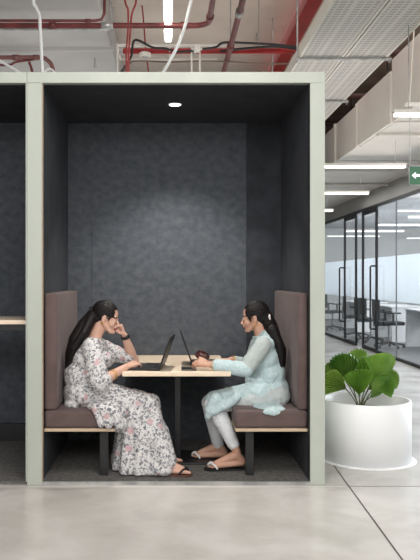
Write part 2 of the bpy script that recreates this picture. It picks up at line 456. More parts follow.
# laptops
def laptop(x_h, y0, y1, s_, tilt, L, name_label):
    """x_h hinge; base extends s_ along X; screen tilts the other way"""
    t = thing('laptop', (x_h+s_*.12, (y0+y1)/2, TZ), name_label, 'laptop', 'open laptops on booth table')
    xa, xb = sorted((x_h, x_h+s_*.235))
    bm = B(); box(bm, xa, xb, y0, y1, TZ+.002, TZ+.018, .004); bs = obj('base', bm, M['blackplastic'], t)
    kb = B()
    for i in range(5):
        for j in range(13):
            cx = x_h+s_*(.04+i*.019); cy = y0+.025+j*(y1-y0-.05)/12.0
            box(kb, cx-.0075, cx+.0075, cy-.009, cy+.009, TZ+.018, TZ+.0205)
    obj('keyboard', kb, M['key'], t)
    bm = B(); box(bm, x_h+s_*.16-.028, x_h+s_*.16+.04, (y0+y1)/2-.05, (y0+y1)/2+.05, TZ+.018, TZ+.0188); obj('touchpad', bm, M['key'], t)
    R = Matrix.Translation((x_h, 0, TZ+.014)) @ Matrix.Rotation(-s_*tilt, 4, 'Y')
    bm = B(); box(bm, -.005, .005, y0, y1, 0, L, .003, 2, R); obj('screen_lid', bm, M['blackplastic'], t)
    bm = B(); box(bm, s_*.0055 if s_ > 0 else -.0062, .0062 if s_ > 0 else -.0055, y0+.01, y1-.01, .015, L-.012, 0, 1, R); obj('display', bm, M['screen'], t)
    bm = B(); cone(bm, (x_h, y0+.02, TZ+.014), .007, (x_h, y1-.02, TZ+.014), .007); obj('hinge', bm, M['blackplastic'], t)
    return t
lp = laptop(-.047, .215, .54, -1, rad(19), .225, 'black laptop open in front of woman in floral dress'); lp.rotation_euler.z = -rad(6)
laptop(.165, .44, .78, 1, rad(20), .23, 'thin dark laptop tilted back before woman in pale blue')
nbk = thing('notebook', (.12, .28, TZ), 'dark closed notebook lying at table front beside hand', 'notebook')
bm = B(); box(bm, .085, .185, .215, .36, TZ+.001, TZ+.010, .002); obj('cover', bm, M['blackplastic'], nbk)
bm = B(); box(bm, .088, .183, .2135, .357, TZ+.003, TZ+.008); obj('pages', bm, mat('paper_grey', (120,112,104), .8), nbk)
pc = thing('pouch', (.22, .86, TZ), 'small dark maroon pouch on table behind thin laptop', 'pouch')
bm = B(); ell(bm, (.255,.95,TZ+.028), (.052,.04,.027)); ell(bm, (.24,.95,TZ+.042), (.03,.03,.022)); ell(bm, (.285,.93,TZ+.022), (.028,.03,.018))
me = fuse(bm, .005, 3); wrinkle(me, .003, 30); obj('pouch_body', me, M['pouch'], pc)
bm = B(); tube(bm, spline([(.212,.94,TZ+.035), (.225,.93,TZ+.066), (.265,.93,TZ+.062), (.295,.93,TZ+.03)]), .005); obj('strap', bm, M['pouch'], pc, True)

# ------------------------------------------------------------------ people
def head_parts(bm, T, s):
    """T: (centre, R) local->world. x forward, y left, z up"""
    c, R = T
    P = lambda x, y, z: c + R @ (Vector((x, y, z))*s)
    E = lambda x, y, z, r, rr=None: ell(bm, P(x, y, z), tuple(q*s for q in r), R if rr is None else R @ rr)
    E(-.014, 0, .03, (.092,.072,.084))
    E(.03, 0, .0, (.052,.06,.075))
    E(.036, 0, -.045, (.045,.047,.056))
    for y in (-1, 1):
        cone(bm, P(-.005, y*.052, -.045), .018*s, P(.06, y*.016, -.09), .018*s)
        E(.056, y*.034, -.03, (.026,.024,.028))
        E(.07, y*.03, .021, (.012,.026,.009))
        E(.0715, y*.031, .0005, (.0135,.0165,.0115))
        E(.094, y*.0105, -.034, (.009,.0075,.007))
        E(-.008, y*.073, -.008, (.017,.007,.031))
        E(-.004, y*.076, -.028, (.009,.006,.010))
    E(.074, 0, -.09, (.018,.02,.017))
    cone(bm, P(.076, 0, .012), .0075*s, P(.1, 0, -.028), .0095*s)
    E(.103, 0, -.03, (.0095,.009,.008))
    E(.075, 0, -.05, (.022,.026,.018))
    E(.0905, 0, -.0535, (.0085,.02,.0052))
    E(.088, 0, -.0645, (.0085,.017,.0056))
    return P
def head_mats(me, T, s, hasbindi=False):
    c, R = T; Ri = R.inverted()
    for p in me.polygons:
        q = Ri @ (p.center-c)/s
        if q.x < .04 or abs(q.y) > .06 or q.z > .1 or q.z < -.12: continue
        y = abs(q.y)
        if abs(q.z+.059) < .0105 and y < .021-.9*abs(q.z+.059) and q.x > .07: p.material_index = 1
        elif ((y-.031)/.0135)**2+((q.z-.0005)/.0068)**2 < 1 and q.x > .06:
            p.material_index = 3 if ((y-.031)/.0062)**2+((q.z-.0005)/.0075)**2 < 1 or q.z > .003 else 2
        elif abs(q.z-(.0215+.006*math.sin((y-.01)/.04*PI))) < .0038 and .010 < y < .054: p.material_index = 4
        if hasbindi and y < .005 and abs(q.z-.034) < .005: p.material_index = 1
def hand(bm, wrist, d, back, thumb_side, s=1.0, curl=(.35,.45,.4), spread=.12, thumb=(.8,.55,-.35), tcurl=.3):
    """d: towards the fingers, back: out of the back of the hand, thumb_side: +-1 times cross(back,d)"""
    x = Vector(d).normalized(); z = Vector(back); z = (z-x*z.dot(x)).normalized(); y = z.cross(x)*thumb_side
    P = lambda a, b, c: Vector(wrist)+(x*a+y*b+z*c)*s
    tips = []
    for i, (yy, Lf, mx) in enumerate(((.027,.068,.082), (.009,.077,.086), (-.009,.071,.082), (-.026,.056,.075))):
        k = P(mx, yy, 0)
        cone(bm, P(.0, yy*.55, 0), .014*s, k, .0105*s, 12)
        cone(bm, P(.03, yy*.7, -.006), .012*s, P(mx-.01, yy, -.005), .0105*s, 12)
        ang = 0; p = k; r = .0088
        for j, fr_ in enumerate((.45,.3,.25)):
            ang += curl[j]*(1+.08*i)
            dd = (x*math.cos(ang)-z*math.sin(ang)+y*(spread*(1.5-i)*.6 if j == 0 else 0)).normalized()
            q = p+dd*(Lf*fr_*s); cone(bm, p, r*s, q, (r-.0009)*s, 12); p = q; r -= .0009
        tips.append(p)
    tb_ = P(.022, .026, -.006); cone(bm, P(.005,.01,0), .015*s, tb_, .0135*s, 12)
    t1 = tb_+(x*thumb[0]+y*thumb[1]+z*thumb[2]).normalized()*(.036*s); cone(bm, tb_, .0135*s, t1, .0105*s, 12)
    t2 = t1+(x*(thumb[0]+.3)+y*(thumb[1]-tcurl)+z*thumb[2]).normalized()*(.028*s); cone(bm, t1, .0105*s, t2, .0085*s, 12)
    return tips
def foot(bm, ankle, d, zs, L=.225, lift=0):
    """bare foot: ankle point, horizontal direction d, sole height zs"""
    x = Vector((d[0], d[1], 0)).normalized(); y = Vector((-x.y, x.x, 0)); a = Vector(ankle)
    g = Vector((a.x, a.y, zs))
    heel = g-x*.035+Vector((0,0,.03+lift)); ball = g+x*(L-.085)+Vector((0,0,.018))
    cone(bm, a, .034, heel, .029); cone(bm, a+x*.01, .033, ball+Vector((0,0,.012)), .02)
    for k in (-.02, -.007, .008, .02): cone(bm, heel+y*k*.4+Vector((0,0,-.008)), .022, ball+y*k, .018)
    for i, (k, l, r) in enumerate(((-.03,.05,.0115), (-.013,.047,.0085), (.001,.042,.008), (.014,.035,.0075), (.026,.026,.007))):
        q = ball+y*(-k*.95 if False else k*.95)+x*l; q.z = zs+r+.001
        cone(bm, ball+y*k*.8, .014, q, r, 12)
    return x, y, g
def sandal(x, y, g, zs, parent, msole, mstrap, L=.235, flare=.0):
    bm = B(); n = 20; top = []; bot = []
    for i in range(n*2):
        t = (i % n)/(n-1.0) if i < n else 1-(i-n)/(n-1.0)
        side = 1 if i < n else -1
        w = .026+.018*math.sin(min(1, t*1.15)*PI*.5)**2
        w *= math.sqrt(max(0.0, min(1, t*9)))*math.sqrt(max(0.0, min(1, (1.0-t)*7)))
        if w < .004: w = .004
        p = g+x*(-.055+t*(L+.03))+y*side*w
        top.append(bm.verts.new((p.x, p.y, zs))); bot.append(bm.verts.new((p.x, p.y, zs-.013)))
    bm.faces.new(top); bm.faces.new(bot[::-1])
    for i in range(2*n): bm.faces.new((top[i], top[(i+1)%(2*n)], bot[(i+1)%(2*n)], bot[i]))
    s_ = obj('sandal', bm, msole, parent)
    bm = B(); c = g+x*(L-.105)
    toe = g+x*(L-.055)+Vector((0,0,.004))
    for sd in (-1, 1):
        pts = spline([c+y*sd*.043-x*.01+Vector((0,0,.0)), c+y*sd*.033+x*.012+Vector((0,0,.026)), c+y*sd*.012+x*.035+Vector((0,0,.034)), toe+Vector((0,0,.018))], 6)
        tube(bm, pts, .0075)
    tube(bm, [toe+Vector((0,0,.024)), toe], .004)
    obj('strap', bm, mstrap, s_, True)
    return s_
def ridge_hair(me, T, s, amp=.0022):
    c, R = T; Ri = R.inverted()
    nr = [v.normal.copy() for v in me.vertices]
    for v, n in zip(me.vertices, nr):
        q = Ri @ (v.co-c)
        if q.length > .135: continue
        v.co += n*min(1,(.135-q.length)/.03)*amp*math.sin(math.atan2(q.y, q.z+.03)*46+q.x*25)

FZ = .02       # booth carpet height
# ---- woman in floral dress (facing +X)
w1 = thing('person', W(84, 404, .36)*1.0, 'woman in long floral dress seated on left bench, resting cheek on fist', 'person')
w1.location.z = .468
YC = .36
pit = rad(17)
R1 = Matrix(((math.cos(pit), 0, math.sin(pit)), (0, 1, 0), (-math.sin(pit), 0, math.cos(pit)))) @ Matrix.Rotation(rad(-7), 3, 'Z')
T1 = (W(107, 317.8, YC), R1); S1 = .91
bm = B()
P1 = head_parts(bm, T1, S1)
nb0 = W(95.5, 340, YC)
chain(bm, [(P1(-.025,0,-.05), .047), (nb0+Vector((0,0,.035)), .046), (nb0+Vector((-.01,0,-.03)), .06)])
ell(bm, W(93,352,YC), (.085,.15,.085)); cone(bm, W(92,350,YC), .09, W(86,378,YC), .095); ell(bm, W(86,390,YC), (.11,.155,.09))
shN, shF = W(91,347,.2), W(99,346,.51)
cone(bm, shN, .045, shF, .045)
elN, wrN = W(99,382.5,.11), W(127,366.5,.24)
chain(bm, [(shN, .044), (elN, .038)]); chain(bm, [(elN, .036), (elN.lerp(wrN,.35), .036), (wrN, .0215)])
hand(bm, wrN, W(139,361.5,.32)-wrN, (.25,-.1,1), 1, .98, (.3,.45,.35))
elF, wrF = W(133.5,357.5,.52), W(124.6,335.5,.45)
elF.z = .75
chain(bm, [(shF, .042), (elF, .037)]); chain(bm, [(elF, .034), (elF.lerp(wrF,.4), .035), (wrF, .022)])
hand(bm, wrF, W(119.5,319.5,.43)-wrF, (.95,.1,.35), 1, .93, (1.35,1.5,.9), .03, (.55,.3,-.75), .1)
for hp, kn, an in ((W(86,395,.28), W(147,405,.25), W(160,468,.2)), (W(86,395,.46), W(149,403,.45), W(156,461,.48))):
    chain(bm, [(hp, .08), (kn, .055)]); chain(bm, [(kn, .052), (kn.lerp(an,.35)-Vector((.01,0,0)), .05), (an, .03)])
anN, anF = W(161.5,467,.17), W(154,461,.48); anN.z = .105; anF.z = .105
cone(bm, W(160,468,.2), .03, anN, .03)
fN = foot(bm, anN, (1,-.12), FZ+.016, .225); fF = foot(bm, anF, (1,.05), FZ+.016, .225)
me = fuse(bm, .0032, 2, .5)
for m_ in (): pass
bo = obj('body', me, [M['skin1'], M['lip'], M['eyew'], M['eyed'], M['brow']], w1)
Tl = (T1[0]-wloc(w1), R1); head_mats(me, Tl, S1)
sandal(*fN, FZ+.0145, w1, M['tansole'], M['band'])
sandal(*fF, FZ+.0145, w1, M['tansole'], M['band'])
# dress
bm = B()
ell(bm, W(86,392,YC), (.15,.195,.125)); ell(bm, W(85,375,YC), (.142,.175,.13)); ell(bm, W(88.5,358,YC), (.122,.17,.115))
ell(bm, W(93,349,YC), (.1,.165,.085)); ell(bm, W(104,358,YC), (.075,.13,.07)); ell(bm, W(98,380,YC), (.1,.15,.09))
cone(bm, shN+Vector((0,.02,.003)), .052, shF+Vector((0,-.02,.003)), .052)
chain(bm, [(shN, .056), (elN.lerp(shN,.3), .066), (elN, .06), (elN.lerp(wrN,.14), .052)])
chain(bm, [(shF, .054), (shF.lerp(elF,.5)+Vector((0,0,-.01)), .058), (shF.lerp(elF,.85), .05)])
for y, kx, ky in ((.27,147,405), (.45,149,403)):
    cone(bm, W(90,394,y), .105, W(kx,ky,y), .068)
cone(bm, W(90,394,.36), .105, W(147,405,.36), .065)
xx = lambda px: (px-VX)/144.5
def sec(z, a, b, ry, amp, n=11, cy=.345): return (z, (xx(a)+xx(b))/2, cy, (xx(b)-xx(a))/2, ry, amp, n)
loft(bm, [sec(.46,122,151,.15,0), sec(.43,118,156,.17,.005), sec(.38,117,160,.19,.02), sec(.3,117,166,.2,.045), sec(.2,116,169,.212,.065), sec(.12,115,171,.22,.075), sec(.05,113.5,171,.23,.08), sec(.032,113.5,170,.23,.08)])
chain(bm, [(W(148,405,.25), .068), (W(161,455,.21), .07)]); chain(bm, [(W(150,403,.45), .068), (W(159,455,.46), .068)])
# cloth gathered over the bench edge
chain(bm, [(W(95,408,.06), .022), (W(101,425,.055), .016)]); chain(bm, [(W(104,409,.06), .03), (W(109,425,.055), .024)]); chain(bm, [(W(114,412,.065), .034), (W(119,425,.065), .03)]); ell(bm, W(104,406,.13), (.11,.1,.035)); chain(bm, [(W(114,418,.07), .03), (W(122,424,.12), .04)])
chain(bm, [(W(158,440,.2), .08), (W(166,462,.17), .07)]); ell(bm, W(163,468,.18), (.085,.09,.045))
ell(bm, W(112,411,.2), (.12,.1,.055)); cone(bm, W(104,412,.17), .05, W(122,426,.19), .05); ell(bm, W(74,403,.3), (.06,.12,.04))
me = fuse(bm, .0055, 12, .5)
wrinkle(me, .006, 9, (1.2,1,.45)); wrinkle(me, .003, 24, (1,1,.4))
obj('floral_dress', me, M['floral'], w1)
bm = B(); torus(bm, nb0+Vector((.012,0,.008)), (.35,0,1), .062, .006, 28, 8); obj('collar', bm, M['floral'], w1, True)
# hair
bm = B(); c, R = T1; s = S1
def HE(bm, T, s, x, y, z, r, rr=None): ell(bm, T[0]+T[1] @ (Vector((x,y,z))*s), tuple(q*s for q in r), T[1] if rr is None else T[1] @ rr)
HE(bm, T1, s, -.03,0,.041, (.1,.083,.088)); HE(bm, T1, s, -.062,0,-.005, (.052,.064,.06)); HE(bm, T1, s, -.085,0,.02, (.05,.05,.05))
for y in (-1,1):
    HE(bm, T1, s, .0,y*.05,.05, (.06,.027,.045), Matrix.Rotation(rad(25),3,'Y'))
    chain(bm, [(P1(.04,y*.062,.03), .009), (P1(.028,y*.071,-.012), .005)])
chain(bm, [(P1(-.1,0,.01), .045), (W(84,327,YC), .055), (W(77,340,YC-.02), .06), (W(71.5,355,YC-.04), .045), (W(69,368,YC-.05), .03), (W(68,376,YC-.05), .012)])
chain(bm, [(P1(-.1,-.02,.0), .035), (W(84,333,.25), .03), (W(74,348,.25), .03), (W(70,362,.26), .012)])
me = fuse(bm, .004, 3); ridge_hair(me, T1, s)
h1 = obj('hair', me, M['hair'], w1)
bm = B(); torus(bm, P1(-.125,0,.012), Vector((-.9,0,-.35)), .03, .009); obj('hair_tie', bm, M['band'], h1, True)
bm = B(); torus(bm, wrF+(elF-wrF)*.06, elF-wrF, .0245, .0075, 24, 8, 1.6)
ell(bm, wrF+(elF-wrF)*.06+Vector((.012,-.02,0)), (.016,.012,.016)); obj('wristwatch', bm, M['band'], w1, True)
bm = B(); pp = elN.lerp(wrN,.48); torus(bm, pp, wrN-elN, .0345, .003); torus(bm, pp+(wrN-elN)*.06, wrN-elN, .0335, .0024); obj('bangle', bm, M['gold'], w1, True)
for y in (-1, 1):
    bm = B(); ell(bm, P1(-.002,y*.082,-.042), (.006,.005,.009)); obj('earring', bm, M['gold'], w1, True)

# ---- woman in pale aqua kurta (facing -X)
YC = .47
w2 = thing('person', W(272, 404, YC), 'woman in pale blue tunic and white leggings seated on right bench', 'person')
w2.location.z = .468
pit = rad(11)
Rz = Matrix.Rotation(PI-rad(7), 3, 'Z')
R2 = Rz @ Matrix(((math.cos(pit), 0, math.sin(pit)), (0, 1, 0), (-math.sin(pit), 0, math.cos(pit))))
T2 = (W(253.8, 317.2, YC), R2); S2 = .9
bm = B()
P2 = head_parts(bm, T2, S2)
nb2 = W(261, 339, YC)
chain(bm, [(P2(-.025,0,-.05), .046), (nb2+Vector((0,0,.03)), .045), (nb2+Vector((.01,0,-.03)), .06)])
ell(bm, W(263,352,YC), (.085,.15,.085)); cone(bm, W(264,352,YC), .09, W(271,378,YC), .095); ell(bm, W(272,391,YC), (.11,.155,.09))
shN, shF = W(263,345,.31), W(258,344,.62)
cone(bm, shN, .045, shF, .045)
elN = W(246,369.5,.22); wrN = W(210,364,.24); wrN.z = .752
chain(bm, [(shN, .043), (elN, .038)]); chain(bm, [(elN, .036), (elN.lerp(wrN,.4), .036), (wrN, .022)])
hand(bm, wrN, (-1,.2,.12), (0,-.45,1), -1, 1.0, (.45,.7,.5), .16, (.9,.45,.35), .5)
elF = W(250,366,.68); wrF = W(231,359,.6); wrF.z = .745
chain(bm, [(shF, .042), (elF, .037)]); chain(bm, [(elF, .034), (elF.lerp(wrF,.4), .034), (wrF, .021)])
hand(bm, wrF, (-1,-.1,-.02), (0,.1,1), 1, .98, (.3,.35,.3))
legs2 = []
for hp, kn, an in ((W(270,397,.385), W(213.5,403,.36), W(236.5,451,.31)), (W(270,397,.555), W(210.5,403,.56), W(219,450,.6))):
    chain(bm, [(hp, .078), (kn, .054)]); chain(bm, [(kn, .05), (kn.lerp(an,.35), .048), (an, .029)])
    legs2.append((hp, kn, an))
fts = []
for (hp, kn, an), dd, lf in zip(legs2, ((-1,-.06), (-1,.06)), (.012, .004)):
    a2 = an.copy(); a2.z = .118; cone(bm, an, .029, a2, .03)
    fts.append(foot(bm, a2, dd, FZ+.016, .228, lf))
me = fuse(bm, .0032, 2, .5)
obj('body', me, [M['skin2'], M['lip2'], M['eyew'], M['eyed'], M['brow']], w2)
head_mats(me, (T2[0]-wloc(w2), R2), S2, True)
for f_ in fts: sandal(*f_, FZ+.0145, w2, M['sole'], M['silver'], .25)
# leggings
bm = B()
for hp, kn, an in legs2:
    e = kn.lerp(an, .86)
    chain(bm, [(hp, .086), (kn, .064)]); chain(bm, [(kn, .062), (kn.lerp(an,.35), .056), (e, .04)])
me = fuse(bm, .005, 3); wrinkle(me, .003, 28, (.6,1,1.6)); obj('leggings', me, M['leggings'], w2)
bm = B(); chain(bm, [(W(277,396,.365), .09), (W(250,401.5,.345), .078), (W(232,403,.35), .058)])
me = fuse(bm, .005, 3); wrinkle(me, .003, 20); obj('sheer_underlayer', me, mat('pale_grey_sheer', (186,194,194), .8, (174,182,182), 20), w2)
# kurta
bm = B()
ell(bm, W(271,390,YC), (.125,.175,.115)); ell(bm, W(268,374,YC), (.118,.155,.12)); ell(bm, W(264.5,358,YC), (.108,.155,.1))
ell(bm, W(263,349,YC), (.088,.15,.078)); ell(bm, W(254,361,YC), (.075,.125,.065)); ell(bm, W(265,342.5,YC), (.078,.145,.062)); ell(bm, W(265.5,336,YC), (.052,.11,.045)); ell(bm, W(258,381,YC), (.09,.15,.075))
cone(bm, shN+Vector((0,.035,.004)), .05, shF+Vector((0,-.035,.004)), .05)
for y in (.37, .47, .56): cone(bm, W(262,394,y), .092, W(214,401,y), .066)
for y in (.3, .36, .44, .52, .6): chain(bm, [(W(216,399,y), .045), (W(210,410,y), .034), (W(207.5,415.5+(y*37%2),y), .018)])
ell(bm, W(268,407,.23), (.1,.12,.02)); ell(bm, W(274,409,.12), (.075,.05,.014)); ell(bm, W(272,412,.062), (.06,.014,.022)); chain(bm, [(W(236,398,.27), .03), (W(226,404,.28), .035), (W(215,412,.28), .02)])
me = fuse(bm, .0055, 12); wrinkle(me, .005, 10, (1,1,.7)); wrinkle(me, .0025, 26)
obj('tunic', me, M['kurta'], w2)
bm = B(); chain(bm, [(shN+Vector((.0,-.004,.0)), .057), (shN.lerp(elN,.5), .058), (elN, .05)])
me = fuse(bm, .0045, 3); wrinkle(me, .003, 22); obj('upper_sleeve', me, M['sheer'], w2)
bm = B(); chain(bm, [(elN, .051), (elN.lerp(wrN,.45), .047), (elN.lerp(wrN,.8), .043)])
me = fuse(bm, .0045, 3); wrinkle(me, .003, 22); obj('sleeve_cuff', me, M['kurta'], w2)
bm = B(); chain(bm, [(shF, .055), (elF, .052), (elF.lerp(wrF,.75), .038)])
me = fuse(bm, .0045, 3); wrinkle(me, .003, 22); obj('upper_sleeve', me, M['sheer'], w2)
bm = B(); torus(bm, nb2+Vector((-.002,0,.028)), (-.3,0,1), .056, .006, 28, 8); obj('collar', bm, M['kurta'], w2, True)
bm = B()
HE(bm, T2, S2, -.03,0,.041, (.1,.083,.088)); HE(bm, T2, S2, -.06,0,-.01, (.056,.066,.065)); HE(bm, T2, S2, -.08,0,.01, (.055,.06,.055))
for y in (-1,1):
    HE(bm, T2, S2, .0,y*.05,.05, (.06,.028,.045), Matrix.Rotation(rad(25),3,'Y'))
    chain(bm, [(P2(.042,y*.06,.035), .011), (P2(.03,y*.07,-.012), .008), (P2(.024,y*.071,-.03), .004)])
chain(bm, [(P2(-.08,0,-.0), .055), (W(270,327,YC), .058), (W(275,338,YC-.01), .045), (W(281,350,YC-.02), .038), (W(282.5,362,YC-.02), .026), (W(282.5,370,YC-.02), .01)])
chain(bm, [(W(272,330,.4), .045), (W(279,345,.38), .033), (W(281.5,358,.38), .024), (W(281.5,366,.38), .01)])
me = fuse(bm, .004, 3); ridge_hair(me, T2, S2)
h2 = obj('hair', me, M['hair'], w2)
bm = B(); cc = W(269.5,317,.4); ell(bm, cc, (.008,.012,.014)); ell(bm, cc+Vector((0,0,.012)), (.007,.009,.007)); ell(bm, cc+Vector((.003,0,-.013)), (.006,.009,.008)); obj('hair_clip', bm, M['pearl'], h2, True)
bm = B()
for k in (.84,.89,.93): torus(bm, elN.lerp(wrN,k), wrN-elN, .033, .0028)
obj('bangle', bm, M['gold'], w2, True)
bm = B()
for k in (.88,.95): torus(bm, elF.lerp(wrF,k), wrF-elF, .03, .0026)
obj('bangle', bm, M['gold'], w2, True)
for y in (-1, 1):
    bm = B(); ell(bm, P2(-.002,y*.08,-.05), (.003,.003,.005)); torus(bm, P2(-.002,y*.08,-.062), (0,1,.1), .007, .0022, 16); obj('earring', bm, M['gold'], w2, True)

# ------------------------------------------------------------------ planter and palm
PX, PY = 1.452, .705
pl = thing('planter', (PX, PY, 0), 'large round white planter with grey gravel, right of booth', 'planter')
bm = B(); lathe(bm, (PX,PY,0), [(.312,.012), (.322,.012), (.3235,.438), (.320,.444), (.305,.444), (.302,.438), (.302,.05), (.001,.05)], 96)
o = obj('pot', bm, M['white'], pl, True)
for p in o.data.polygons: p.use_smooth = abs(p.normal.z) < .5
bm = B(); lathe(bm, (PX+.008,PY,0), [(.348,0), (.351,.006), (.345,.0115), (.001,.0115)], 96); obj('base_plate', bm, M['white'], pl)
bm = B(); lathe(bm, (PX,PY,0), [(.3015,.33), (.3015,.352), (.001,.356)], 64); obj('gravel', bm, M['soil'], pl)
palm = thing('fan_palm', ((361-VX)*5.59/F, PY, .35), 'green fan palm with broad pleated leaves growing in white planter', 'plant')
BASE = Vector(palm.location)
def palm_leaf(tip, size, face, droop=.1, col='leaf'):
    """tip: where the stem meets the leaf; size: radius; face: direction the fan spreads"""
    tip = Vector(tip); out = Vector(face[0]).normalized(); nrm = Vector(face[1]); nrm = (nrm-out*nrm.dot(out)).normalized(); side = nrm.cross(out)
    b0 = BASE+Vector((random.uniform(-.012,.012), random.uniform(-.012,.012), 0))
    bm = B(); tube(bm, spline([b0, b0.lerp(tip,.5)+Vector((0,0,.02)), tip], 8), .0042, 8); obj('stem', bm, M['stem'], palm, True)
    bm = B(); n = 25; spread = rad(43); rows = 7; grid = []
    for i in range(n):
        u = i/(n-1)*2-1; a = u*spread; rl = size*1.2*(1-.2*abs(u)**2.2)*(1.0+(.05 if i % 2 else -.03)); rg = []
        for j in range(rows+1):
            t = j/rows; rr = rl*t
            fold = (.013 if i % 2 else -.013)*math.sin(min(1,t*1.3)*PI*.5)
            p = tip+out*(rr*math.cos(a)*1.0)+side*(rr*math.sin(a)*.92)
            p += nrm*(fold-.28*size*(u*t)**2+.1*size*math.sin(t*PI))+Vector((0,0,-droop*size*t*t))
            rg.append(bm.verts.new(p))
        grid.append(rg)
    for i in range(n-1):
        for j in range(rows): 
            if j == 0: bm.faces.new((grid[i][0], grid[i][1], grid[i+1][1])) if False else bm.faces.new((grid[i][0], grid[i][1], grid[i+1][1], grid[i+1][0]))
            else: bm.faces.new((grid[i][j], grid[i][j+1], grid[i+1][j+1], grid[i+1][j]))
    return obj('leaf', bm, M[col], palm)
Lf = lambda px, py, Y: W(px, py, Y)
palm_leaf(Lf(346,389,.60), .185, ((-.8,-.2,.55), (-.55,-.75,.45)), .2)
palm_leaf(Lf(345,380,.86), .16, ((-.8,.1,.6), (-.3,-.7,.7)), .1)
palm_leaf(Lf(359,395,.43), .18, ((-.05,-.35,1), (.1,-1,-.3)), .08)
palm_leaf(Lf(351,382,.80), .2, ((-.38,.2,.9), (-.4,-.8,.4)), .08)
palm_leaf(Lf(361,376,.92), .185, ((.0,.3,1), (.25,-.9,.5)), .08)
palm_leaf(Lf(366,386,.74), .2, ((.22,.1,1), (-.35,-.9,.1)), .08)
palm_leaf(Lf(370,385,.66), .235, ((.5,-.05,.8), (.62,-.75,.0)), .08)
palm_leaf(Lf(368,390,.52), .17, ((.8,-.2,.55), (-.1,-.6,.8)), .1)
palm_leaf(Lf(369,398,.53), .175, ((.6,-.2,.66), (.85,-.6,.2)), .0)
palm_leaf(Lf(377,384,.9), .15, ((.8,.1,.5), (.0,-.6,.8)), .05)

# ------------------------------------------------------------------ services on the ceiling
def pipe(name, pts, r, m, label, cat, group=None, cl=None, seg=14, sp=False):
    t = thing(name, Vector(pts[0]), label, cat, group)
    bm = B(); tube(bm, spline(pts, 10) if sp else pts, r, seg); obj('run', bm, m, t, True)
    for (p, ax, L) in (cl or []):
        ax = Vector(ax).normalized(); p = Vector(p); bm = B(); cone(bm, p-ax*L/2, r*1.35, p+ax*L/2, r*1.35, 14, False); obj('coupling', bm, M['steel'] if L > .08 else m, t, True)
    return t
def hanger(o, x, y, z, zt=4.2, r=.006):
    bm = B(); cone(bm, (x,y,z), r, (x,y,zt), r, 8, False); return obj('hanger_rod', bm, M['steel'], o)
zp = 3.5; yp = 1.62
elb = [(-7.5,yp,zp), (.22,yp,zp)] + [(.22+.12*math.sin(a), yp-.12*(1-math.cos(a)), zp) for a in (.4,.8,1.2,1.57)] + [(.34,-6,zp)]
t = pipe('sprinkler_pipe', elb, .024, M['red'], 'dull red pipe crossing above booth and turning at an elbow', 'pipe', None,
     [((-.53,yp,zp), (1,0,0), .1), ((.13,yp,zp), (1,0,0), .06), ((.34,1.4,zp), (0,1,0), .06), ((-1.0,yp,zp), (1,0,0), .06)])
hanger(t, -.5, yp, zp); hanger(t, -2.4, yp, zp)
t = pipe('sprinkler_pipe', [(.575,-6,3.5), (.575,6,3.5)], .026, M['red'], 'thick red pipe running straight back beside diagonal red beam', 'pipe', None,
     [((.575,2.2,3.5), (0,1,0), .06), ((.575,1.3,3.5), (0,1,0), .1)])
hanger(t, .575, 2.2, 3.5); hanger(t, .575, -1, 3.5)
pts = [(-7.5,1.85,3.62), (-.66,1.85,3.62), (-.6,1.85,3.63), (-.575,1.85,3.68), (-.57,1.85,4.2)]
pipe('conduit', pts, .013, M['red'], 'thin dark red pipe at upper left bending upward at its end', 'pipe', None, [((-.72,1.85,3.62), (1,0,0), .05)])
pipe('conduit', [(-7.5,1.78,3.52), (-.53,1.78,3.52)], .011, M['steel'], 'thin grey conduit just behind long red pipe on left', 'pipe')
bm = B(); box(bm, 1.28, 1.42, -7, 8, 3.9, 4.05); tag(obj('fire_beam', bm, M['redbeam']), 'bright red beam running diagonally under ceiling left of perforated tray', 'beam')
t = thing('fire_main', (0,2.7,3.6), 'bright red horizontal bar crossing behind booth top', 'pipe')
bm = B(); box(bm, -.48, 1.9, 2.7, 2.74, 3.585, 3.635, .006); obj('run', bm, M['redbeam'], t)
hanger(t, .9, 2.72, 3.63)
for x in (-.48,.25,1.3):
    bm = B(); box(bm, x-.02, x+.02, 2.69, 2.75, 3.575, 3.645); obj('clamp', bm, M['steel'], t)
t = thing('cable_tray', (-.1,2.5,3.6), 'slim pale cable rail frame above booth with black cable', 'tray')
bm = B(); box(bm, -.51, .62, 2.49, 2.51, 3.59, 3.61); box(bm, -.51, .5, 2.95, 2.97, 3.59, 3.61); obj('rail', bm, M['whitep'], t)
for x in (-.51, -.0, .22):
    bm = B(); box(bm, x, x+.014, 2.505, 2.955, 3.595, 3.61); obj('rung', bm, M['whitep'], t)
for x in (-.5, .22, .3):
    bm = B(); box(bm, x-.008, x+.008, 2.485, 2.5, 3.2, 3.6); obj('drop', bm, M['whitep'], t)
pipe('black_cable', [W(112,84,2.45), W(122,71,2.45), W(131,57,2.45), (-.33,2.45,3.635), W(153,47.5,2.45), W(165,48.5,2.45), W(176,51.5,2.45), W(190,51,2.45), W(204,49,2.45), W(216,47,2.45), W(224,42.5,2.45), W(246,43,2.45), W(275,44.5,2.45), W(300,47,2.45), W(330,48,2.45)], .011, M['blackcable'], 'thick black cable arching over red bar above booth', 'cable', sp=True)
pipe('black_cable', [W(220,51,2.6), W(245,48.5,2.6), W(275,46.5,2.6), W(300,49,2.6), W(330,50,2.6)], .012, M['blackcable'], 'lower black cable just over red bar at right of booth top', 'cable', sp=True)
pipe('black_cable', [W(122,75,2.6), W(130,63,2.6), W(140,61,2.6), W(170,62,2.6), W(200,61,2.6), W(235,62,2.6), W(260,63.5,2.6), W(310,64,2.6)], .008, mat('brown_cable', (110,92,84), .6), 'thin brown conduit running level just above booth header', 'cable', sp=True)
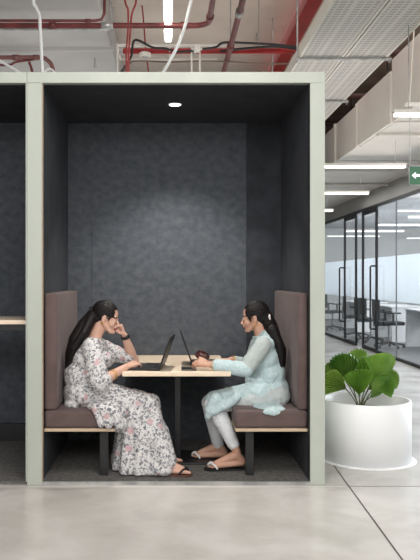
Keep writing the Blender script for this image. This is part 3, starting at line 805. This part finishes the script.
for pts, r, lab in (([(-.42,1.9,4.2), W(125,0,1.9), W(128,10,1.9), W(128,30,1.95), W(126.5,50,2.0), W(126.5,76,2.05)], .009, 'thin red cable hanging left, curved, beside its twin above booth'),
                    ([(-.28,1.9,4.2), W(136.5,-2,1.9), W(132,14,1.9), W(130.5,30,1.9), W(129,50,1.95), W(128.5,76,2.0)], .009, 'thin red cable hanging slanted, right twin of pair above booth'),
                    ([(-.3,3.1,4.2), W(141,-2,3.1), W(143.5,20,3.1), W(145.5,46,3.1), W(149,76,3.1)], .008, 'thin brownish cable dropping to round white junction box')):
    pipe('hanging_cable', pts, r, mat('red_cable', (152,56,56), .5), lab, 'cable', 'thin cables hanging above the booth', sp=True)
pipe('white_cable', [(.31,1.2,4.2), W(192,-3,1.2), W(189.5,8,1.2), W(185,26,1.25), W(178,45,1.3), W(168,64,1.35), W(160,78,1.4)], .013, M['cable'], 'thick white cable sweeping down behind booth header right of lamp', 'cable', sp=True)
pipe('white_cable', [(-1.12,1.1,4.2), W(33,-3,1.1), W(36,7,1.1), W(39.5,16,1.1), W(40,26,1.1), W(41,45,1.1), W(42.5,78,1.1)], .013, M['cable'], 'thick white cable hanging straight down at upper left', 'cable', sp=True)
pipe('white_cable', [W(-12,54,1.5), W(0,61,1.5), W(20,73,1.5), W(28,79,1.5)], .011, M['cable'], 'white cable slanting down at far left edge', 'cable', sp=True)
pipe('white_cable', [W(44,76,1.6), W(46,70.5,1.6), W(50,69,1.6), W(54,72,1.6), W(56,78,1.6)], .01, M['cable'], 'short white cable loop peeking over booth post', 'cable', sp=True)
pipe('sprinkler_pipe', [W(-20,57.5,3.0), W(14,57.5,3.0), W(40,57.5,3.0), W(47,60,3.0), W(52,66,3.0), W(54,78,3.0)], .022, mat('dull_pipe', (132,88,84), .5), 'dull red pipe low at far left, curving down behind post', 'pipe', None, [(W(16,57.5,3.0), (1,0,0), .07), (W(36,57.5,3.0), (1,0,0), .05)], sp=True)
pipe('conduit', [W(-20,65,3.0), W(8,65,3.0), W(16,62,3.0), W(34,59.5,3.0)], .012, M['red'], 'thin red pipe joining dull pipe at far left', 'pipe', sp=True)
pipe('conduit', [W(29,62,2.9), W(31,67,2.9), W(34,78,2.9)], .014, M['red'], 'short red pipe stub dropping behind booth top at left', 'pipe', sp=True)
jbx = thing('junction_box', W(145,54,2.6), 'round white junction box on brownish cable above booth', 'box')
bm = B(); lathe(bm, W(145,57,2.6), [(.05,0), (.06,.008), (.06,.035), (.045,.045)], 24); obj('housing', bm, M['whitep'], jbx)
bm = B(); lathe(bm, W(145,57,2.6)+Vector((0,0,-.006)), [(.03,0), (.035,.006)], 20); obj('cover', bm, M['steel'], jbx)
jb2 = thing('junction_box', W(197,49,2.4), 'small square white junction box on rail right of lamp', 'box')
bm = B(); q = W(197,49,2.4); box(bm, q.x-.03,q.x+.03,q.y-.03,q.y+.03,q.z-.03,q.z+.035,.006); obj('housing', bm, M['whitep'], jb2)
bm = B(); cone(bm, q-Vector((.05,0,0)), .012, q+Vector((.05,0,0)), .012, 10, False); obj('gland', bm, M['whitep'], jb2)
spk = []
for px, py in ((95,66), (256.5,38)):
    q = W(px, py, 3.0) if px < 200 else W(px, py, 4.0)
    t = thing('ceiling_sprinkler', q, 'tiny sprinkler head above booth, ' + ('on the grey duct at left' if px < 200 else 'between red pipe and red beam'), 'sprinkler', 'sprinkler heads over the booth')
    bm = B(); cone(bm, q, .008, (q.x, q.y, 4.2 if px > 200 else 3.62), .008, 8, False); obj('drop_pipe', bm, M['steel'], t)
    bm = B(); lathe(bm, q-Vector((0,0,.02)), [(.028,0), (.028,.004), (.01,.008), (.012,.03)], 16); obj('deflector', bm, M['steel'], t)
# large smooth duct on the left
bm = B(); box(bm, -4.0, -.6, -7, 9, 3.72, 4.1, .02); dct = thing('air_duct', (-2.2,1,3.8), 'wide smooth grey ceiling duct at upper left behind pipes', 'duct')
obj('casing', bm, M['duct'], dct)
bm = B(); box(bm, -4.03, -.57, 2.95, 3.0, 3.69, 4.13); obj('flange', bm, M['duct'], dct)
# perforated trays
for xa, xb, lab in ((1.16, 1.545, 'white perforated metal ceiling tray, left of the long pair'), (1.565, 1.935, 'white perforated metal ceiling tray, right of the long pair')):
    t = thing('perforated_tray', (xa,2,3.3), lab, 'tray', 'perforated ceiling trays')
    bm = B(); box(bm, xa, xb, -6, 12, 3.3, 3.305); obj('tray_bed', bm, M['perf'], t)
    for x in (xa, xb-.012):
        bm = B(); box(bm, x-.004, x+.016, -6, 12, 3.292, 3.40); obj('tray_side', bm, M['whitep'], t)
for y, g_ in ((1.86,'nearer'), (3.49,'farther')):
    t = thing('support_bar', (1.5,y,3.28), 'galvanised crossbar under perforated trays, %s one with hanging rods' % g_, 'bar', 'crossbars under the trays')
    bm = B(); box(bm, 1.12, 1.98, y-.02, y+.02, 3.272, 3.289, .004); obj('crossbar', bm, M['steel'], t)
    for x in (1.14, 1.96):
        bm = B(); cone(bm, (x,y,3.25), .008, (x,y,4.2), .008, 8, False); obj('hanger_rod', bm, M['steel'], t)
for k, (y, z) in enumerate(((3.6,3.85), (5.2,3.75), (7.2,3.8), (2.6,3.95))):
    t = thing('conduit', (2.3,y,z), 'dark pipe crossing the dark ceiling gap right of the trays', 'pipe', 'dark pipes in the ceiling gap')
    bm = B(); tube(bm, [(1.95,y,z), (5,y,z)], .035); obj('run', bm, mat('rust_pipe', (70,36,32), .6), t, True)
    bm = B(); cone(bm, (2.9,y,z+.03), .008, (2.9,y,4.2), .008, 8, False); obj('hanger_rod', bm, M['black'], t)
# big white ceiling raft / duct
rf = thing('ceiling_duct', (3,5,2.92), 'large boxed white ceiling duct with vertical panel seams above corridor', 'duct')
ys = [-2, 1.2, 2.82, 4.2, 5.4, 7.0, 9.0, 12.0, 15.5]
for i, (a_, b__) in enumerate(zip(ys, ys[1:])):
    zt = (3.62,3.55,3.44,3.42,3.40,3.3,3.2,3.1)[i]
    bm = B(); box(bm, 2.25+.012*(i%2), 2.29, a_+.006, b__-.006, 2.915, zt, .004); obj('side_panel', bm, M['raft'], rf)
    bm = B(); box(bm, 2.30, 3.69, a_+.006, b__-.006, 2.917+.012*(i%2), 2.96, .004); obj('underside_panel', bm, M['raft'], rf)
for y in (2.82, 4.2, 5.4, 9.0):
    bm = B(); box(bm, 2.235, 2.30, y-.03, y+.03, 2.90, 3.42); obj('seam_strip', bm, M['raft'], rf)
for y in (3.4, 6.2, 7.9):
    bm = B(); box(bm, 2.28, 3.68, y-.04, y+.04, 2.885, 2.918); obj('cross_rib', bm, M['raft'], rf)
# linear pendant lights across the corridor
def linlight(xa, xb, y, z, label, r=.02, m_='tube2'):
    t = thing('linear_light', ((xa+xb)/2, y, z), label, 'light', 'linear ceiling lights')
    bm = B(); box(bm, xa, xb, y-.03, y+.03, z+.012, z+.04, .004); obj('housing', bm, M['whitep'], t)
    bm = B(); box(bm, xa+.01, xb-.01, y-.026, y+.026, z-.010, z+.012, .004); obj('diffuser', bm, M[m_], t)
    for x in (xa+.12, xb-.12):
        bm = B(); cone(bm, (x,y,z+.04), .004, (x,y,2.9 if x > 2.25 else 4.2), .004, 6, False); obj('suspension_wire', bm, M['steel'], t)
    return t
linlight(1.45, 2.70, 3.76, 2.6, 'linear white light above corridor, nearest of those left of sign')
linlight(1.7, 3.0, 6.5, 2.6, 'linear white light above corridor, second below the nearest')
linlight(1.75, 3.1, 9.45, 2.6, 'short-looking linear light above corridor, farthest and lowest')
linlight(1.74, 3.0, 1.0, 2.6, 'bright linear white light at right edge above sign')
t = thing('lamp_bracket', (2.3,1.0,2.7), 'small white bracket bar above bright linear light at right edge', 'bracket')
q = W(405,104.5,1.9); bm = B(); box(bm, q.x, q.x+.9, 1.87, 1.93, q.z-.01, q.z+.012); obj('bar', bm, M['whitep'], t)
bm = B(); cone(bm, (q.x+.04,1.9,q.z), .006, (q.x+.12,1.9,4.2), .006, 8, False); obj('rod', bm, M['whitep'], t)
t = thing('linear_light', (0,0,3.55), 'bright linear tube light running backward above booth', 'light')
z = 3.5; ye = 236; yend = (z-H)*F/236-DIST
bm = B(); box(bm, -.035, .02, yend-3.0, yend, z+.0, z+.03, .005); obj('diffuser', bm, M['tube'], t)
bm = B(); box(bm, -.045, .03, yend-3.0, yend, z+.03, z+.08); obj('housing', bm, M['whitep'], t)
for y in (yend-.3, yend-2.6):
    bm = B(); cone(bm, (-.008,y,z+.08), .004, (-.008,y,4.2), .004, 6, False); obj('suspension_wire', bm, M['steel'], t)

# exit sign
q = W(409,176,2.5); sx = q.x
es = thing('exit_sign', (sx+.2,2.5,2.3), 'green hanging exit sign with white left arrow at right edge', 'sign')
bm = B(); box(bm, sx, sx+.42, 2.49, 2.51, 2.243, 2.42, .004); obj('panel', bm, M['sign'], es)
bm = B(); box(bm, sx-.006, sx+.426, 2.485, 2.515, 2.42, 2.428); box(bm, sx-.006, sx, 2.485, 2.515, 2.238, 2.428); box(bm, sx-.006, sx+.426, 2.485, 2.515, 2.236, 2.243); obj('rim', bm, M['steel'], es)
bm = B(); zc = 2.333
pts = [(.022,0), (.062,.034), (.062,.013), (.15,.013), (.15,-.013), (.062,-.013), (.062,-.034)]
fr_ = [bm.verts.new((sx+x, 2.4885, zc+zz)) for x, zz in pts]; bm.faces.new(fr_); obj('arrow', bm, emis('sign_white', (245,250,246), .5), es)
bm = B()   # running figure beside the arrow
for a_, b__, r_ in (((.22,-.005),(.25,.04),.009), ((.22,-.005),(.2,-.05),.008), ((.2,-.05),(.18,-.055),.006), ((.22,-.005),(.25,-.03),.008), ((.25,-.03),(.24,-.06),.006), ((.25,.035),(.22,.02),.006), ((.25,.035),(.28,.01),.006)):
    cone(bm, (sx+a_[0], 2.4885, zc+a_[1]), r_, (sx+b__[0], 2.4885, zc+b__[1]), r_, 8)
ell(bm, (sx+.262,2.4885,zc+.06), (.011,.003,.011), None, 2)
for v in bm.verts: v.co.y = 2.4885+(v.co.y-2.4885)*.1
bm.free()
for x in (sx+.0, sx+.38):
    bm = B(); cone(bm, (x+.01,2.5,2.428), .005, (x+.01,2.5,2.93), .005, 8, False); obj('hanger_rod', bm, M['steel'], es)

# ------------------------------------------------------------------ glazed wall (X = 3.7)
GX = 3.7; GZ = 2.65
struct('wall_right_bulkhead', box(B(), GX, GX+.15, -2, 19.9, GZ, 2.93), M['bulk'])
struct('trim_4', box(B(), GX, GX+.15, -2, 19.9, 2.93, 4.2), M['bulk'])
struct('trim_5', box(B(), GX-.02, GX+.05, -2, 19.9, GZ-.045, GZ), M['black'])
struct('trim_6', box(B(), GX-.01, GX+.03, -2, 8.65, 0, .05), M['black'])
struct('trim_7', box(B(), GX-.01, GX+.03, 11.1, 19.9, 0, .05), M['black'])
panes = [-2, 1.8, 4.6, 7.5, 8.62]
n = 0
segs = [(-2,1.8), (1.8,4.6), (4.6,7.5), (7.5,8.62), (9.62,10.12), (11.13,13.3), (13.3,16.2), (16.2,19.8)]
for (a_, b__) in segs:
    n += 1
    w_ = struct('window_%d' % n, box(B(), GX+.004, GX+.014, a_+.004, b__-.004, .05, GZ-.045), M['glass'])
    fm = struct('frosted_film', box(B(), GX+.016, GX+.018, a_+.004, b__-.004, .95, 1.70), M['film'], w_)
    if a_ in (1.8,4.6,7.5,13.3,16.2):
        struct('joint', box(B(), GX-.001, GX+.02, a_-.006, a_+.006, .05, GZ-.045), mat('joint_grey', (120,126,130), .4), w_)
for k, (a_, b__, hy) in enumerate(((8.65, 9.6, 8.86), (10.14, 11.1, 11.18))):
    d_ = B()
    fw = .035
    box(d_, GX-.015, GX+.02, a_-.03, a_+fw, 0, GZ-.05); box(d_, GX-.015, GX+.02, b__-fw, b__+.03, 0, GZ-.05); box(d_, GX-.015, GX+.02, a_, b__, GZ-.13, GZ-.05); box(d_, GX-.015, GX+.02, a_+fw, b__-fw, .0, .07)
    dr = struct('door_%d' % (k+1), d_, M['black'])
    struct('glass_pane', box(B(), GX+.0, GX+.01, a_+fw, b__-fw, .07, GZ-.16), M['glass'], dr)
    struct('frosted_film', box(B(), GX+.012, GX+.014, a_+fw, b__-fw, .95, 1.70), M['film'], dr)
    yh = a_+.0 if k == 0 else b__
    hb = B(); tube(hb, [(GX-.01,yh,1.55), (GX-.095,yh,1.55), (GX-.11,yh,1.535), (GX-.11,yh,.44), (GX-.095,yh,.425), (GX-.01,yh,.425)], .016)
    struct('door_handle', hb, M['black'], dr)
# ------------------------------------------------------------------ office beyond the glass
def desk(x, y, label):
    t = thing('desk', (x, y, 0), label, 'desk', 'office desks behind the glass')
    obj('desktop', box(B(), x-.4, x+.4, y-.75, y+.75, .71, .74, .004), M['desk'], t)
    obj('side_panel', box(B(), x-.38, x+.38, y-.74, y-.71, 0, .71), M['desk'], t)
    obj('side_panel', box(B(), x-.38, x+.38, y+.71, y+.74, 0, .71), M['desk'], t)
    obj('divider', box(B(), x+.385, x+.4, y-.75, y+.75, .45, 1.1), mat('divider_grey', (190,192,194), .7), t)
    return t
def chair(x, y, rz, label):
    t = thing('office_chair', (x, y, 0), label, 'chair', 'office chairs behind the glass')
    R = Matrix.Translation((x,y,0)) @ Matrix.Rotation(rz, 4, 'Z')
    obj('seat', box(B(), -.24, .24, -.24, .24, .44, .51, .03, 3, R), M['chairblack'], t, True)
    obj('backrest', box(B(), -.28, -.23, -.22, .22, .58, 1.02, .02, 3, R), M['chairblack'], t, True)
    bm = B(); box(bm, -.30, -.27, -.03, .03, .42, .7, .004, 2, R); box(bm, -.29, 0, -.03, .03, .42, .44, .004, 2, R); obj('back_support', bm, M['chairblack'], t)
    bm = B(); cone(bm, (x,y,.1), .025, (x,y,.43), .025, 12, False); obj('gas_lift', bm, M['steel'], t)
    for k in range(5):
        a = rz+k*2*PI/5; bm = B(); e = Vector((x+.28*math.cos(a), y+.28*math.sin(a), .06)); cone(bm, (x,y,.11), .022, e, .015, 10); ell(bm, e-Vector((0,0,.03)), (.028,.028,.028), None, 2); obj('base_arm', bm, M['chairblack'], t, True)
    for s_ in (-1, 1):
        bm = B(); box(bm, -.12, .14, s_*.27-.025, s_*.27+.025, .66, .69, .008, 2, R); box(bm, -.02, .02, s_*.27-.015, s_*.27+.015, .46, .66, .004, 2, R); obj('armrest', bm, M['chairblack'], t)
    return t
dlab = ['white desk nearest the glass at right edge', 'white desk seen through glass right of door handle', 'white desk seen between the two black door frames', 'white desk behind glass left of doors', 'white desk deeper in office, near right edge', 'white desk deeper in office, mid glass', 'white desk deepest in office']
for i, (x, y) in enumerate(((5.0,6.9), (5.0,9.2), (5.0,11.6), (5.0,14.6), (7.6,8.6), (7.6,11.4), (7.6,15))): desk(x, y, dlab[i])
clab = ['black office chair behind glass right of plant', 'black office chair behind glass, beside long door handle', 'black office chair behind glass, between door frames', 'black office chair left of doors, behind glass', 'black office chair farther back right', 'black office chair farther back middle', 'black office chair farthest back left']
for i, (x, y, r_) in enumerate(((4.2,9.6,0), (4.2,10.9,.3), (4.2,12.2,-.2), (4.2,14.6,.2), (6.7,9.0,.1), (6.8,11.9,-.3), (6.8,15.2,.1))): chair(x, y, r_+PI*0, clab[i])
llab = ['office light seen through glass, nearest right edge', 'office light seen through glass above right pane', 'office light through glass above door handle', 'office light through glass between door frames', 'office light through glass left of doors', 'office light far back through left pane', 'office light farthest back through glass']
for i, (y, x) in enumerate(((6.2,5.4), (8.6,5.0), (11.0,5.0), (13.4,5.0), (15.8,4.8), (18.2,4.8), (19.4,7.6))):
    t = linlight(x, x+1.6, y, 2.6, llab[i], m_='tube3'); t['group'] = 'office lights behind the glass'
struct('trim_8', box(B(), 3.86, 10.9, -2, 19.9, 2.95, 3.0), M['officeceil'])
col_ = thing('column', (6.4,10.2,0), 'slim grey column standing in office behind glass', 'column')
bm = B(); box(bm, 6.36, 6.56, 10.2, 10.4, 0, 2.95, .01); obj('shaft', bm, mat('column_grey', (120,124,128), .6), col_)

# ------------------------------------------------------------------ lights
def area(name, loc, rot, sx_, sy_, power, c=(1,1,1)):
    l = bpy.data.lights.new(name, 'AREA'); l.shape = 'RECTANGLE'; l.size = sx_; l.size_y = sy_; l.energy = power; l.color = c
    o = bpy.data.objects.new(name, l); COL.objects.link(o); o.location = loc; o.rotation_euler = rot; return o
area('ceiling_fill', (0,-2.6,3.9), (rad(12),0,0), 4.5, 1.6, 200, (1,.98,.95))  # unseen soft area light above the frame, no fixture modelled
area('ceiling_fill', (0,-6,3.6), (rad(50),0,0), 6, 2, 260, (1,.98,.96))  # added frontal fill from behind the camera, no fixture modelled
area('ceiling_fill', (2.2,2.6,4.1), (0,0,0), 2.0, 6, 34, (1,.97,.94))  # added to lighten the gap beside the trays, no fixture there
area('ceiling_fill', (2.9,5,2.86), (0,0,0), 1.2, 9, 50, (1,.98,.95))
area('office_lamp', (7,10,2.9), (0,0,0), 5, 14, 520, (.95,.98,1))
area('film_backlight', (10.8,9,1.7), (0,rad(90),0), 2.4, 16, 1500, (.95,.98,1))  # added area light that brightens the frosted film from behind, no window modelled
area('uplight', (0,3.2,2.85), (PI,0,0), 6, 3.5, 34, (1,.95,.9))
sp = bpy.data.lights.new('booth_spot', 'SPOT'); sp.energy = 95; sp.spot_size = rad(98); sp.spot_blend = .7; sp.shadow_soft_size = .04; sp.color = (1,.95,.88)
so = bpy.data.objects.new('booth_spot', sp); COL.objects.link(so); so.location = (cx_, cy_, ZT-.02); so.rotation_euler = (rad(6),0,0)
wd = bpy.data.worlds.new('world'); sc.world = wd; wd.use_nodes = True
wd.node_tree.nodes['Background'].inputs['Color'].default_value = (1,.985,.965,1); wd.node_tree.nodes['Background'].inputs['Strength'].default_value = 1.1

# ------------------------------------------------------------------ camera
cam = bpy.data.cameras.new('camera'); co = bpy.data.objects.new('camera', cam); COL.objects.link(co)
cam.sensor_width = 36; cam.lens = F/560*36
co.location = (0, -DIST, H); co.rotation_euler = (PI/2, 0, 0)
cam.shift_x = (210-VX)/560; cam.shift_y = -(280-VY)/560
cam.clip_end = 200
sc.camera = co
sc.view_settings.view_transform = 'Standard'
sc.view_settings.look = 'None'
sc.view_settings.exposure = 0
